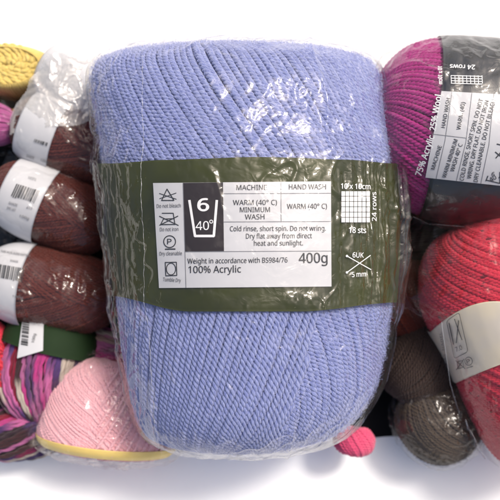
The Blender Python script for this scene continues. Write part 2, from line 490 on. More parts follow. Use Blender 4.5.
class Print:
    def __init__(s, ball, off, mat, name, parent):
        s.ball, s.off, s.mat, s.name, s.parent = ball, off, mat, name, parent
        s.P = []; s.F = []; s.F3 = []; s.n = 0; s.dz = []

    def quads(s, pts, F=None, F3=None, dz=0.):
        pts = np.asarray(pts, float); s.dz.append(np.full(len(pts), float(dz)))
        if F is not None and len(F): s.F.append(np.asarray(F).reshape(-1, 4) + s.n)
        if F3 is not None and len(F3): s.F3.append(np.asarray(F3).reshape(-1, 3) + s.n)
        s.P.append(pts); s.n += len(pts)

    def line(s, pts, w=.6, step=2.5):
        pts = np.asarray(pts, float)
        for p, q in zip(pts[:-1], pts[1:]):
            d = q - p; l = np.hypot(*d) + 1e-9; d = d / l; nn = np.array([-d[1], d[0]]) * w / 2
            k = max(2, int(l / step) + 2); f = np.linspace(0, 1, k)[:, None]
            c = (p - d * w * .2) * (1 - f) + (q + d * w * .2) * f
            V = np.stack([c + nn, c - nn], 1).reshape(-1, 2)
            i = np.arange(k - 1) * 2
            s.quads(V, np.stack([i, i + 1, i + 3, i + 2], -1))

    def ring(s, cx, cy, rx, ry=None, w=.6, n=28, rot=0):
        ry = ry or rx; a = np.linspace(0, 2 * math.pi, n + 1)
        x = np.cos(a) * rx; y = np.sin(a) * ry; c, t = math.cos(rot), math.sin(rot)
        s.line(np.stack([cx + x * c - y * t, cy + x * t + y * c], 1), w, 5)

    def patch(s, A, B, Cc, Dd, n=24, m=24):
        """filled four-sided patch, corners clockwise from top left"""
        f = np.linspace(0, 1, n)[:, None, None]; g = np.linspace(0, 1, m)[None, :, None]
        A, B, Cc, Dd = [np.array(x, float) for x in (A, B, Cc, Dd)]
        V = (A * (1 - g) + B * g) * (1 - f) + (Dd * (1 - g) + Cc * g) * f
        s.quads(V.reshape(-1, 2), gridf(n, m))

    def text(s, txt, p0, p1, cap, bold=0., bend=0.):
        """text from baseline start p0 to baseline end p1 with capital height cap"""
        V, F3 = glyphs(txt)
        x0, x1 = V[:, 0].min(), V[:, 0].max()
        p0 = np.array(p0, float); p1 = np.array(p1, float); d = p1 - p0; l = np.hypot(*d); d = d / l; up = np.array([d[1], -d[0]])
        x = (V[:, 0] - x0) / (x1 - x0); y = V[:, 1] / CAP * cap
        y = y + bend * 4 * x * (1 - x)
        w_ = (bold + .008) * abs(cap) * 1.1
        for k, (sx, sy) in enumerate(((0, 0), (w_, 0), (-w_, 0), (0, w_ * .7), (0, -w_ * .7))):   # heavier strokes: struck again a little to each side
            s.quads(p0 + (x[:, None] * l + sx) * d + (y[:, None] + sy) * up, F3=F3, dz=.03 * k)

    def build(s):
        px = np.concatenate(s.P)
        t, a = s.ball.decal(px, s.off)
        V = s.ball.surf(t, a, s.off + np.concatenate(s.dz))
        return mkmesh(s.name, V, np.concatenate(s.F) if s.F else None, s.mat, s.parent, smooth=True, F3=np.concatenate(s.F3) if s.F3 else None,
                      uv=px * .1)


_g = {}


def glyphs(txt, bold=0.):
    key = (txt, bold)
    if key in _g: return _g[key]
    cu = bpy.data.curves.new('lettering', 'FONT'); cu.body = txt; cu.size = 1; cu.resolution_u = 3
    if FONT is not None: cu.font = FONT
    o = bpy.data.objects.new('lettering', cu); C.objects.link(o)
    bpy.context.view_layer.update()
    me = bpy.data.meshes.new_from_object(o.evaluated_get(bpy.context.evaluated_depsgraph_get()))
    V = np.array([v.co[:2] for v in me.vertices]); me.calc_loop_triangles()
    F = np.array([t.vertices[:] for t in me.loop_triangles])
    bpy.data.objects.remove(o); bpy.data.curves.remove(cu); bpy.data.meshes.remove(me)
    _g[key] = (V, F)
    return V, F


try:   # the sans-serif face that ships with Blender; the built-in one serves if it is not there
    import os
    FONT = bpy.data.fonts.load(os.path.join(bpy.utils.resource_path('LOCAL'), 'datafiles', 'fonts', 'NotoSansHebrew-Regular.woff2'))
except Exception:
    FONT = None
CAP = 1.0
CAP = glyphs('H')[0][:, 1].max()

# ------------------------------------------------------------------ the setting
# white table, and an added black sheet that paints the shade in the gaps
n = 60
xs = np.linspace(-3200, 3200, n); X, Y = np.meshgrid(xs, xs, indexing='ij')
o = mkmesh('table', np.stack([X, Y, np.full(X.shape, TZ - 1.2)], -1).reshape(-1, 3), gridf(n, n), M['table'])
o['kind'] = 'structure'

n1, n2 = 220, 110
U, V_ = np.meshgrid(np.linspace(-180, 680, n1), np.linspace(74, 437, n2), indexing='ij')
Z = TZ + .8 + 2.2 * np.abs(noise(U / 60, V_ / 30, 2)) + 1.2 * noise(U / 14, V_ / 14, 5) ** 2
U = U + 3 * noise(V_ / 30, U / 200, 6); V_ = V_ + 3 * noise(U / 40, V_ / 300, 7)
o = mkmesh('shade_sheet', P(U, V_, Z).reshape(-1, 3), gridf(n1, n2), M['shade_sheet'])
o['label'] = 'added black sheet under the heap, standing in for shade in the gaps between balls'; o['category'] = 'shade_sheet'

# ------------------------------------------------------------------ big blue ball
tab = [(-198, -20, 0, 0), (-197, -20, 60, 22), (-194, -20, 104, 46), (-186, -16, 134, 60), (-175, -15, 141, 72), (-150, -11, 142, 87), (-100, -3, 141.5, 101),
       (-50, 2, 137, 108), (0, 4.5, 135, 110), (50, 5, 131, 108), (90, 5, 127, 104), (130, 4, 119, 97), (150, 1, 112, 91),
       (166, -3, 104, 82), (177, -7, 94, 70), (185, -10, 76, 54), (189, -12, 50, 36), (190.5, -13, 26, 18), (191, -13, 0, 0)]
blue = Ball(250, 250, 0, 0, tab)
big = thing('yarn_ball', 'big periwinkle blue ball of yarn with olive paper band marked 400g, in clear plastic', 'yarn ball', 250, 250)
blue.core(M['blue_core'], big, -3.5)
tb = Tubes()
# upper layer of strands leans one way all over; a second layer crosses it below the band
g1 = lambda x: 0.46 * x + 14 * np.sin(x / 75.)
wind(tb, blue, 6.7, g1, 2.35, off=.2, t0=.03, t1=.97, amax=1.75, step=1.25, plies=3, rh=1.45, period=13.2, sides=6, hand=-1, loose=.35, wob=.35)


def seam_u(v): return 322 - (v - 305) * .30


def keep2(t, a):
    p = blue.surf(t, a, np.zeros_like(t)); u, v = proj(p)
    return (v > 250) & (u < seam_u(v)) | ((a < -1.2) & (v > 240))


g2 = lambda x: -0.27 * x - 0.0003 * x * x
wind(tb, blue, 7.0, g2, 2.25, off=3.4, t0=.5, t1=.975, amax=1.75, step=1.25, plies=3, rh=1.5, period=14.5, sides=6, hand=-1, keep=keep2, loose=.4, wob=.35)
tb.build('yarn', M['blue'], big)
fuzz(blue, 26000, 'stray_fibres', M['blue'], big, 4.6, 4.6, .26, (0.04, .96), 1.65, 3)
fuzz(blue, 2600, 'loose_fibres', M['blue'], big, 6.5, 9., .26, (0.05, .95), 1.5, 4)

LAB = 9.5
band_o = band(blue, lambda u: 160.5 - 3.5 * np.exp(-((u - 260) / 70.) ** 2) + 3 * sm(160, 110, u) + 1.0 * sm(350, 395, u) * 3,
              lambda u: 311.5 - 16 * sm(190, 105, u) - 9 * sm(300, 398, u), LAB, M['olive'], big, wr=.8, nt=70, na=420, px=True)
PO = LAB + 1.5
pr = Print(blue, PO, M['white_paper'], 'care_panel', band_o)
pr.patch((153, 183), (331, 181.3), (331.5, 286.5), (159, 288), 60, 90); pr.build()
pr = Print(blue, PO + .35, M['dark_ink'], 'wash_tub_square', band_o)
pr.patch((183, 182.9), (223, 182.4), (224, 251), (185, 251.4), 30, 20); pr.build()
pr = Print(blue, PO + .7, M['white_ink'], 'wash_tub_symbol', band_o)
pr.line([(189.4, 200.5), (195, 236), (213.8, 236), (216.8, 200.5)], 2.5)
pr.text('6', (197.8, 210.8), (208.6, 210.8), 12.2, .035)
pr.text('40', (195.8, 230), (209, 229.8), 8.6); pr.ring(211.2, 221.6, 1.5, w=.9)
pr.build()
pr = Print(blue, PO + .4, M['grey_ink'], 'ruled_lines', band_o)
for l in ([(223, 193.6), (331, 193.2)], [(281, 181.8), (281.2, 221.6)], [(223.5, 221.9), (331, 221.4)], [(185, 251.7), (331.3, 251)],
          [(183, 182.9), (186, 287.6)]):
    pr.line(l, .55)
pr.build()
pr = Print(blue, PO + .4, M['ink'], 'printed_text', band_o)
tx = pr.text
tx('MACHINE', (236.5, 190), (267, 189.8), 5.0)
tx('HAND WASH', (289, 189.4), (326, 189.2), 5.0)
tx('WARM (40° C)', (233, 205), (277, 204.8), 5.0)
tx('MINIMUM', (240, 212.2), (270, 212), 5.0)
tx('WASH', (245, 219.4), (264.5, 219.2), 5.0)
tx('WARM (40° C)', (287, 208.9), (327, 208.6), 5.0)
tx('Cold rinse, short spin. Do not wring.', (230, 231.2), (326, 230.6), 4.9)
tx('Dry flat away from direct', (246, 238.6), (312, 238.1), 4.9)
tx('heat and sunlight.', (254, 245.7), (303, 245.3), 4.9)
tx('Weight in accordance with BS984/76', (187.5, 263.6), (287.5, 262.4), 5.0)
tx('100% Acrylic', (188.5, 273), (241, 272.4), 6.8, .004)
tx('400g', (299, 263), (327.5, 262.6), 9.8, .008)
pr.build()
pr = Print(blue, PO + .4, M['grey_ink'], 'care_captions', band_o)
pr.text('Do not bleach', (156.8, 207.8), (180.8, 207.2), 3.6)
pr.text('Do not iron', (160, 231.2), (178.5, 230.8), 3.6)
pr.text('Dry cleanable', (159.6, 255.4), (182, 255), 3.6)
pr.text('Tumble Dry', (163, 281), (180.8, 282.2), 3.6)
pr.build()
pr = Print(blue, PO + .4, M['ink'], 'care_symbols', band_o)
pr.line([(167, 189), (161.6, 200.4), (174, 200.4), (167, 189)], .95)
pr.line([(159.4, 193.4), (176.4, 199.2)], .7); pr.line([(159.6, 198.6), (176.2, 193)], .7)
pr.line([(162, 213.2), (173.2, 213.2), (175, 224.4), (160.6, 224.6), (163.4, 219), (174.4, 218.6)], .9)
pr.line([(159.4, 216.2), (178.4, 225.4)], .9); pr.line([(159.6, 225.2), (178, 216)], .9)
pr.ring(169.6, 241.6, 5.9, w=.95); pr.line([(165.2, 249.2), (175.2, 249)], 1.2)
pr.text('P', (167.2, 244.2), (171.6, 244.2), 5.4)
pr.line([(165.2, 262.4), (176.4, 262.2), (176.8, 275.4), (165.8, 275.8), (165.2, 262.4)], .9)
pr.ring(171, 269, 4.6, 5.9, w=.8)
pr.build()
pr = Print(blue, PO + .3, M['white_ink'], 'tension_square', band_o)
gx = np.linspace(341.2, 370.2, 8); gy = np.linspace(191, 222.6, 7)
for i in range(7):
    for j in range(6):
        pr.patch((gx[i] + .3, gy[j] + .3), (gx[i + 1] - .3, gy[j] + .3), (gx[i + 1] - .3, gy[j + 1] - .3), (gx[i] + .3, gy[j + 1] - .3), 2, 2)
pr.text('10 x 10cm', (341, 188.6), (370.4, 189.2), 5.2, .02)
pr.text('24 rows', (376.4, 221), (376, 192), 4.4, .02)
pr.text('18 sts', (349, 232.8), (366, 233), 5.6, .02)
pr.build()
pr = Print(blue, PO + .3, M['white_ink'], 'needle_symbol', band_o)
pr.line([(347, 256), (371, 269.6)], .9); pr.line([(347, 272.4), (370.4, 255.4)], .9)
pr.ring(347, 256, .6, w=1.2, n=10); pr.ring(347, 272.4, .6, w=1.2, n=10)
pr.text('6UK', (352.6, 257.4), (363.6, 257.6), 5, .015)
pr.text('5 mm', (352, 277), (366, 276.4), 5, .015)
pr.build()


def bag_disp(U, Vv, T, A):
    X = A * blue.R; fine = crumple(X, T, 34, 11, 5)
    big_ = crumple(X * .8, T, 90, 4, 3)
    nearb = sm(135, 160, Vv) * (1 - sm(305, 330, Vv))
    base = 8.2 + 5.2 * nearb + 3.0 * sm(290, 330, Vv)
    patch = sm(-.1, .35, noise(X / 55., T / 45., 77))
    rough = crumple(X, T, 28, 11, 4)
    o = base + 1.3 * big_ + (.5 + 2.0 * patch) * rough * (1 - .75 * sm(140, 165, U) * (1 - sm(325, 340, U)) * sm(170, 185, Vv) * (1 - sm(282, 296, Vv))) + .5 * np.abs(noise(X / 7., T / 11., 78)) + 1.7 * creases(X + T * .3, T, 55, .07, 501) + 1.2 * creases(X, T + X * .2, 24, .12, 511) * sm(-.2, .2, noise(X / 80., T / 60., 79))
    # upright folds over the right of the band
    fold = (np.abs(noise(X / 9. + 3, T / 150., 31)) - .2) * 7 + (np.abs(noise(X / 20. + 3, T / 200., 37)) - .2) * 7
    o = o + (fold * 1.3 + 2.2 * crumple(X * 1.6, T * .5, 22, 39, 4)) * sm(318, 345, U) * sm(150, 180, Vv) * (1 - sm(300, 335, Vv))
    # loose, creased skin along the left side
    lf = (np.abs(noise(X / 15., T / 70. + X / 60., 41)) - .25) * 12
    o = o + (lf * 1.2 + 2 + 2 * crumple(X * 1.4, T * .6, 24, 43, 4)) * sm(146, 112, U) * sm(120, 200, Vv) * (1 - sm(320, 400, Vv))
    # a long crease down the lower right
    d = (U - (326 - (Vv - 300) * .30 + 3 * np.sin(Vv / 17.)))
    o = o + 2.8 * np.exp(-(np.abs(d) / 2.6)) * sm(296, 320, Vv)
    d = (U - (312 + (Vv - 60) * .16 + 3 * np.sin(Vv / 13.)))
    o = o + 2.4 * np.exp(-(np.abs(d) / 2.4)) * (1 - sm(140, 175, Vv))
    # taut, faceted skin pulled toward the top right
    o = o + 3.6 * crumple(X * 1.2 + T * .5, T, 50, 51, 3) * sm(190, 250, U) * (1 - sm(150, 175, Vv))
    o = o + 5.5 * np.exp(-((A - 1.35) / .35) ** 2) * sm(85, 160, Vv) * (1 - sm(240, 330, Vv)) * (1 + .5 * noise(T / 40, A * 3, 9))
    for (gu, gv, su, sv, am) in ((186, 365, 7, 26, 3.4), (203, 395, 5, 22, 3.2), (290, 348, 7, 20, 3.2), (166, 398, 5, 18, 2.6), (112, 92, 16, 12, 3.2), (238, 142, 18, 12, 3.0), (345, 118, 16, 30, 3.0),
                                 (372, 140, 10, 16, 3.0), (280, 80, 40, 12, 2.6), (190, 350, 16, 10, 2.4), (305, 300, 30, 9, 2.6), (180, 292, 30, 6, 2.0), (290, 300, 9, 8, 2.6), (352, 285, 12, 18, 2.6)):
        o = o + am * np.exp(-((U - gu) / su) ** 2 - ((Vv - gv) / sv) ** 2) * (.4 + crumple(X, T, 15, 601 + int(gu), 3))
    cz = creases(X * 2.2, T * .35, 40, .12, 521) * 2.6 * (sm(318, 345, U) + sm(150, 112, U)) * sm(140, 180, Vv) * (1 - sm(300, 340, Vv))
    return np.maximum(o + cz, base - 1.5)


film(blue, bag_disp, M['film'], big, nt=560, na=620, amax=2.2)
# welded seam of the bag running down the left of the ball
v = np.linspace(50, 446, 330)
u = np.interp(v, [50, 62, 110, 145, 200, 250, 300, 340, 400, 446], [139.5, 139, 138, 140, 140, 143, 142.5, 146, 150, 153]) + .9 * noise(v / 9., v * 0, 3) + .5 * noise(v / 2.5, v * 0 + .5, 4)
t, a = blue.decal(np.stack([u, v], 1), 16.)
pts = blue.surf(t, a, np.interp(v, [50, 135, 165, 300, 330, 446], [9, 9.5, 14.5, 14.5, 12, 12]) + .8 * noise(v / 8., v * 0 + .5, 8)); nn = blue.nrm(t, a)
s_ = Tubes(); s_.add(pts, nn, .08 + .6 * np.abs(noise(v / 4., v * 0 + .5, 7)), sides=6); s_.build('bag_seam', M['seam'], big)

exec_later = []

# ------------------------------------------------------------------ helpers for the smaller balls


def simple_ball(name_label, u, v, z, ang, L, W, D, n, mat, core, pitch, r, slope, group=None, plies=1, rh=0, curve=0., off=0., cross=None, seed=1, sides=5, step=2.5, cat='yarn ball', period=14, hand=-1, wob=.5, amax=1.8, bump_=None):
    tab_ = egg(L, W, D, n)
    if bump_: tab_[:, 2] += bump_[0] * np.exp(-((tab_[:, 0] - bump_[1]) / bump_[2]) ** 2) * (tab_[:, 2] / W) ** .5
    b = Ball(u, v, z, ang, tab_)
    t = thing('yarn_ball', name_label, cat, u, v, group=group)
    b.core(core, t, -r * .6)
    tb = Tubes()
    wind(tb, b, pitch, lambda x: slope * x + curve * x * x, r, off=off, t0=.05, t1=.95, step=step, sides=sides, plies=plies, rh=rh, period=period, hand=hand, loose=r * .25, wob=wob, amax=amax)
    if cross:
        for (sl, cv, sp, fr, lo) in cross:
            wind(tb, b, pitch * sp, lambda x: sl * x + cv * x * x, r, off=off + lo, t0=.1, t1=.9, step=step, sides=sides, plies=plies, rh=rh, period=period, hand=hand,
                 keep=fr, loose=r * .3, wob=wob, amax=amax)
    tb.build('yarn', mat, t)
    return b, t


def simple_film(b, t, off, amp, lam, mat, seed, nt=150, na=170, amax=2.3, extra=None, name='plastic_bag'):
    def d(U, Vv, T, A):
        o = off + amp * (1 + crumple(A * b.R, T, lam, seed, 4))
        o = o + amp * 1.3 * creases(A * b.R, T, lam * 1.2, .09, seed + 300) + amp * .8 * creases(A * b.R, T, lam * .5, .14, seed + 310)
        if extra is not None: o = o + extra(U, Vv, T, A)
        return np.maximum(o, off * .6)
    return film(b, d, mat, t, name=name, nt=nt, na=na, amax=amax)

# ------------------------------------------------------------------ magenta ball, top right


mg, mt = simple_ball('magenta ball of yarn with black paper band reading 75% Acrylic, in clear plastic', 480, 133, -22, -84, 108, 88, 88, 3.0,
                     M['magenta'], M['magenta_core'], 5.8, 1.9, -.42, plies=3, rh=1.35, period=13, step=1.6, sides=5, amax=1.9, wob=.8)
fuzz(mg, 4000, 'stray_fibres', M['magenta'], mt, 3, 6, .2, seed=8)
mgo = 5.5
bb = band(mg, -52, 108, mgo, M['black_paper'], mt, wr=.8, nt=60, na=260, seed=9, bulge=-6)
po = mgo + 1.3
pr = Print(mg, po, M['white_paper'], 'care_panel', bb)
pr.patch((441.5, 91), (530, 96), (530, 189), (425.4, 177.6), 50, 50); pr.build()
ang = np.array([14., -41.]); ang /= np.hypot(*ang)


def tm(pr, s, p0, l, cap, bold=0., dd=(0.30, -.954), bend=0.):
    d = np.array(dd); d = d / np.hypot(*d)
    pr.text(s, p0, np.array(p0) + d * l, cap, bold, bend)


pr = Print(mg, po, M['white_ink'], 'fibre_text', bb)
tm(pr, '75% Acrylic', (421, 176.5), 42, 6.2, .03, (.32, -.947))
tm(pr, '25% Wool', (435.6, 131), 36, 6.2, .03, (.16, -.98))
pr.build()
pr = Print(mg, po + .4, M['grey_ink'], 'ruled_lines', bb)
pr.line([(436.2, 178.8), (445, 141), (452, 92)], .5); pr.line([(456.5, 181), (466, 142), (472, 93)], .5); pr.line([(481, 183.4), (489, 145), (494, 94)], .5)
pr.line([(432.4, 134), (466, 138)], .5)
pr.build()
pr = Print(mg, po + .4, M['ink'], 'printed_text', bb)
tm(pr, 'MACHINE', (434.6, 170), 25, 3.9)
tm(pr, 'HAND WASH', (445, 128), 30, 3.9, dd=(.18, -.98))
tm(pr, 'WARM MINIMUM', (446, 178.2), 40, 4.1)
tm(pr, 'WASH 40° C', (454, 172), 29, 4.1)
tm(pr, 'WARM (40)', (460.5, 130), 28, 4.1, dd=(.17, -.98))
tm(pr, 'COLD RINSE, SHORT SPIN. DO NOT', (463.6, 181), 84, 4.1, dd=(.235, -.972), bend=1)
tm(pr, 'WRING. DRY FLAT. DO NOT IRON', (471, 179), 80, 4.1, dd=(.225, -.974), bend=1)
tm(pr, 'DRY CLEANABLE. DO NOT BLEACH', (477.6, 182.4), 84, 4.1, dd=(.215, -.976), bend=1)
pr.line([(486, 180), (500, 183.4), (500, 172)], .9); pr.line([(486, 181), (488, 176)], .9)
pr.line([(499, 178), (504, 170)], .9)
tm(pr, '6', (491.6, 176), 2.8, 4.2, dd=(.98, .1)); tm(pr, '40', (491, 182.2), 7, 4.4, dd=(.8, -.5))
pr.line([(495.4, 152), (500, 156), (505, 146), (497, 144)], 1.1); pr.line([(496, 158), (508, 144)], 1.1)
pr.build()
pr = Print(mg, po + .3, M['white_ink'], 'tension_square', bb)
gx = np.linspace(451, 482, 9); gy = np.linspace(75.5, 83.2, 4)
for x in gx: pr.line([(x, gy[0]), (x + .4, gy[-1])], .7)
for y in gy: pr.line([(gx[0], y), (gx[-1], y + .8)], .7)
pr.text('24 rows', (475, 65), (450, 64.4), 4.4, .03)
pr.text('10 x 10cm', (442, 66), (442.4, 84), -4.2, .03)
pr.build()


def mgx(U, Vv, T, A):
    X = A * mg.R
    r = (np.abs(noise(X / 30. + T / 100., T / 16., 61)) - .2) * 5 * (1 - sm(85, 110, Vv))
    r = r + 2.2 * crumple(X + T, T - X * .3, 40, 63, 4) * (1 - sm(120, 165, Vv)) * sm(395, 420, U)
    return r


simple_film(mg, mt, 9.5, 1.6, 60, M['film'], 21, 300, 300, extra=mgx)

u = np.linspace(396, 520, 150); v = np.interp(u, [396, 430, 468, 482, 500, 520], [221, 223, 226, 229, 234, 236]) + .5 * noise(u / 12., u * 0, 3)
t, a = mg.decal(np.stack([u, v], 1), 9.)
s_ = Tubes(); s_.add(mg.surf(t, a, np.full(len(t), 10.)), mg.nrm(t, a), .35 + .3 * np.abs(noise(u / 6., u * 0, 9)), sides=5); s_.build('bag_seam', M['seam'], mt)

# ------------------------------------------------------------------ red ball, right
rd, rt = simple_ball('bright red flecked ball of yarn with cream band marked 7.0, in clear plastic', 522, 338, -30, -20.5, 124, 74, 78, 4.0,
                     M['red'], M['red_core'], 5.8, 1.9, 1.3, plies=3, rh=1.35, period=13, step=1.6, sides=5, amax=1.9, wob=1.0, bump_=(9, -60, 40))
fuzz(rd, 6000, 'stray_fibres', M['red'], rt, 3, 8, .2, seed=9)
rb = band(rd, lambda u: 326 - (u - 437) * .85 + .0073 * (u - 437) ** 2, lambda u: 387 - (u - 448) * .49 + .0012 * (u - 448) ** 2, 5, M['cream_paper'], rt, wr=.6, nt=40, na=260, px=True)
ro = 6.3
pr = Print(rd, ro, M['ink'], 'needle_symbol', rb)
c = [(446.4, 321), (459, 312.4), (468, 351.6), (454.4, 358.8)]
box = []
for i in range(4):
    p, q, r = np.array(c[i - 1]), np.array(c[i]), np.array(c[(i + 1) % 4])
    d1 = (p - q) / np.hypot(*(p - q)); d2 = (r - q) / np.hypot(*(r - q))
    for f in np.linspace(0, 1, 6): box.append((q + d1 * 3 * (1 - f) ** 2 + d2 * 3 * f ** 2))
box.append(box[0])
pr.line(box, .55, 2)
pr.line([(449, 323), (453.6, 344.4)], .9); pr.line([(454.4, 319), (462, 340)], .8); pr.line([(458.6, 320.6), (456.2, 343)], .8)
pr.text('7.0', (456.2, 351.8), (462.6, 349.4), 4.6, -.008)
pr.line([(457, 361.8), (462.6, 360.4), (463.6, 367.2), (458, 368.8), (457, 361.8)], .6); pr.line([(455.6, 360.6), (465, 368.6)], .7); pr.line([(456.4, 369.8), (464, 359)], .7)
pr.ring(468.6, 361.2, 3.7, 4.1, w=.6); pr.text('P', (467, 363.6), (470.4, 362.8), 4.0); pr.line([(466.6, 368.2), (473, 366.2)], .6)
pr.build()
pr = Print(rd, ro, M['grey_ink'], 'printed_text', rb)
pr.text('NADEL', (444.6, 350), (441.4, 332), 2.2); pr.text('AGUJAS', (448, 374), (445.6, 354), 2.2)
pr.build()


def rx(U, Vv, T, A):
    X = A * rd.R
    top = 1 - sm(290, 325, Vv)
    left = sm(-.5, -1.3, A)
    return (5.5 * (1 + crumple(X, T, 34, 71, 5))) * top + 13 * left * top * (1 + noise(T / 16, X / 16, 5))


simple_film(rd, rt, 8, 1.0, 40, M['film_loose'], 33, 260, 280, extra=rx)
v = np.linspace(322, 448, 120); u = np.interp(v, [322, 385, 448], [441.5, 450.5, 470]) + .4 * noise(v / 8., v * 0, 3)
t, a = rd.decal(np.stack([u, v], 1), 12.)
s_ = Tubes(); s_.add(rd.surf(t, a, np.full(len(t), 12.)), rd.nrm(t, a), .35, sides=5); s_.build('bag_seam', M['seam'], rt)

# ------------------------------------------------------------------ dark balls in the gap on the right
simple_ball('dark plum ball of yarn in the shadow just below the black-banded magenta ball', 424, 246, -88, -80, 44, 22, 22, 2.4, M['plum'], M['dark_core'], 2.6, 1.2, .3)
simple_ball('rust brown ball of yarn tucked between the blue ball and the red ball', 412, 300, -80, 4, 40, 33, 34, 2.6, M['rust'], M['dark_core'], 2.8, 1.2, .5, curve=.004, plies=2, rh=.8, period=8, step=1.6, wob=1.2)
simple_ball('tiny mustard ball of yarn peeping out above the red ball', 438, 237, -98, -60, 16, 9, 10, 2.4, M['mustard'], M['dark_core'], 2.6, 1.2, .2)
simple_ball('very dark brown ball of fine yarn below the rust brown ball', 424, 362, -72, 35, 46, 38, 40, 2.3, M['dark_brown'], M['dark_core'], 2.9, 1.2, .2, curve=-.01, plies=2, rh=.8, period=8, step=1.6, wob=1.2)
gb, gt = simple_ball('greyish taupe ball of yarn at the bottom, left of the red ball, in thin film', 438, 420, -72, -38, 42, 40, 42, 2.2, M['taupe'], M['dark_core'], 3.0, 1.2, .15, curve=.008, plies=2, rh=.8, period=8, step=1.6, wob=1.4)
fuzz(gb, 1500, 'stray_fibres', M['taupe'], gt, 2, 6, .25, seed=28)
simple_film(gb, gt, 4, 2.0, 22, M['film_thin'], 12)
pk2, _ = simple_ball('small hot pink ball of yarn peeping out under the bottom right of the blue ball', 354, 440, -64, 10, 14, 20, 22, 2.3, M['hot_pink'], M['pink_core'], 2.6, 1.25, .9, plies=2, rh=.8, period=7, step=1.2)

# ------------------------------------------------------------------ chocolate balls, left
GB = 'white-labelled chocolate yarn balls in the left bag'
specs = [
    (90, 90, -74, -60, 52, 33, 33, (-49, 26), 'topmost chocolate ball of yarn in the left bag, white label lost in glare'),
    (72, 141, -70, -68, 60, 36, 36, (-46, -9), 'second chocolate ball down the left bag, its white label cut off at a slant'),
    (52, 208, -66, -67, 62, 36, 36, (-44, -3), 'third chocolate ball down the left bag, white label with tilted barcode'),
    (52, 289, -66, -79, 66, 39, 39, (-62, -20), 'lowest chocolate ball in the left bag, wide white label at the photo edge'),
]
brown = []
for i, (u, v, z, ang_, L_, W_, D_, lq, lab) in enumerate(specs):
    b, t = simple_ball(lab, u, v, z, ang_, L_, W_, D_, 2.9, M['brown'], M['brown_core'], 3.3, 1.5, .5, group=GB, curve=.002, plies=2, rh=.9, period=9,
                       cross=[(-.5, .003, 1.0, lambda t, a, b=None: (t > 60) & (a > -.2), 1.0)])
    lb = band(b, lq[0], lq[1], 4.6, M['white_paper'], t, wr=.35, nt=24, na=140, seed=20 + i, bulge=-4 if i == 3 else 0)
    brown.append((b, t, lb)); fuzz(b, 1200, 'stray_fibres', M['brown'], t, 2.5, 5, .25, tr=(.45, .97), seed=30 + i)
    if i == 0: continue
    pr = Print(b, 5.6, M['ink'], 'barcode', lb); R = random.Random(i + 3)
    if i == 2: o_, dx, dy, nb = np.array([17., 184.]), np.array([.958, .287]), np.array([-.42, .907]), 24
    elif i == 3: o_, dx, dy, nb = np.array([-2., 264.]), np.array([.985, .17]), np.array([-.17, .985]), 27
    else: o_, dx, dy, nb = np.array([35., 139.]), np.array([.95, .3]), np.array([-.35, .94]), 14
    x = 0.
    hgt = 13. if i > 1 else 3.
    while x < nb:
        w = R.choice([.5, .8, 1.2]); pr.line([o_ + dx * x, o_ + dx * x + dy * (hgt if R.random() < .9 else hgt + 1)], w); x += w + R.choice([.5, .8, 1.0])
    pr.build()
    pr = Print(b, 5.6, M['grey_ink'], 'printed_text', lb)
    if i == 2:
        for s, p, l in (('SHADE', (8.4, 204), 9), ('DYE LOT', (6.6, 209), 9), ('417', (26, 208.6), 6), ('100g', (19, 217), 10), ('5 013712', (28, 178.6), 8)):
            pr.text(s, p, np.array(p) + dx * l, 2.6)
    elif i == 3:
        for s, p, l in (('PURE WOOL BLEND KNITTING', (1, 252), 29), ('SHADE', (10, 261.4), 8), ('417', (18, 291), 6), ('100g', (12, 297), 11)):
            pr.text(s, p, np.array(p) + dx * l, 2.2)
    else:
        for s, p, l in (('SHADE', (26, 157), 8), ('100g', (40, 161), 8)):
            pr.text(s, p, np.array(p) + dx * l, 2.6)
    pr.build()


def height(b, X, Y):
    rel = np.stack([X - b.c[0], Y - b.c[1]], -1)
    lx = rel @ b.ex[:2]; q = rel @ b.ey[:2]
    hw = np.interp(q, b.T[:, 0], b.T[:, 2], left=0, right=0); D = np.interp(q, b.T[:, 0], b.T[:, 3], left=0, right=0)
    r = np.where(hw > .5, np.abs(lx) / np.maximum(hw, .5), 2)
    return np.where(r < 1, b.z + D * np.sqrt(np.clip(1 - r * r, 0, 1)), TZ)


def blur(Z, k):
    g = np.exp(-np.linspace(-2, 2, 2 * k + 1) ** 2); g /= g.sum()
    Zp = np.pad(Z, k, mode='edge')
    Zp = np.apply_along_axis(lambda r: np.convolve(r, g, 'valid'), 0, Zp)
    return np.apply_along_axis(lambda r: np.convolve(r, g, 'valid'), 1, Zp)


def drape(balls, u0, u1, v0, v1, st, lift, inside, wr, mat, name, label, cat, k=9, single=True):
    us = np.arange(u0, u1, st); vs = np.arange(v0, v1, st); U, V_ = np.meshgrid(us, vs, indexing='ij')
    zr = -45.; W = P(U, V_, np.full(U.shape, zr)); X, Y = W[..., 0], W[..., 1]
    Z = np.max([height(b, X, Y) for b in balls], 0)
    Zs = np.maximum(blur(Z, k) + 3, TZ + 3); Zs = np.maximum(Zs, Z * .5 + Zs * .5)
    Zs = blur(np.maximum(Zs, Z + lift), 2); Zs = np.maximum(Zs + wr(U, V_), Z + lift * .6)
    o = mkmesh(name, np.stack([X, Y, Zs], -1).reshape(-1, 3), gridf(*U.shape, keep=inside(U, V_)), mat)
    o['label'] = label; o['category'] = cat
    return o


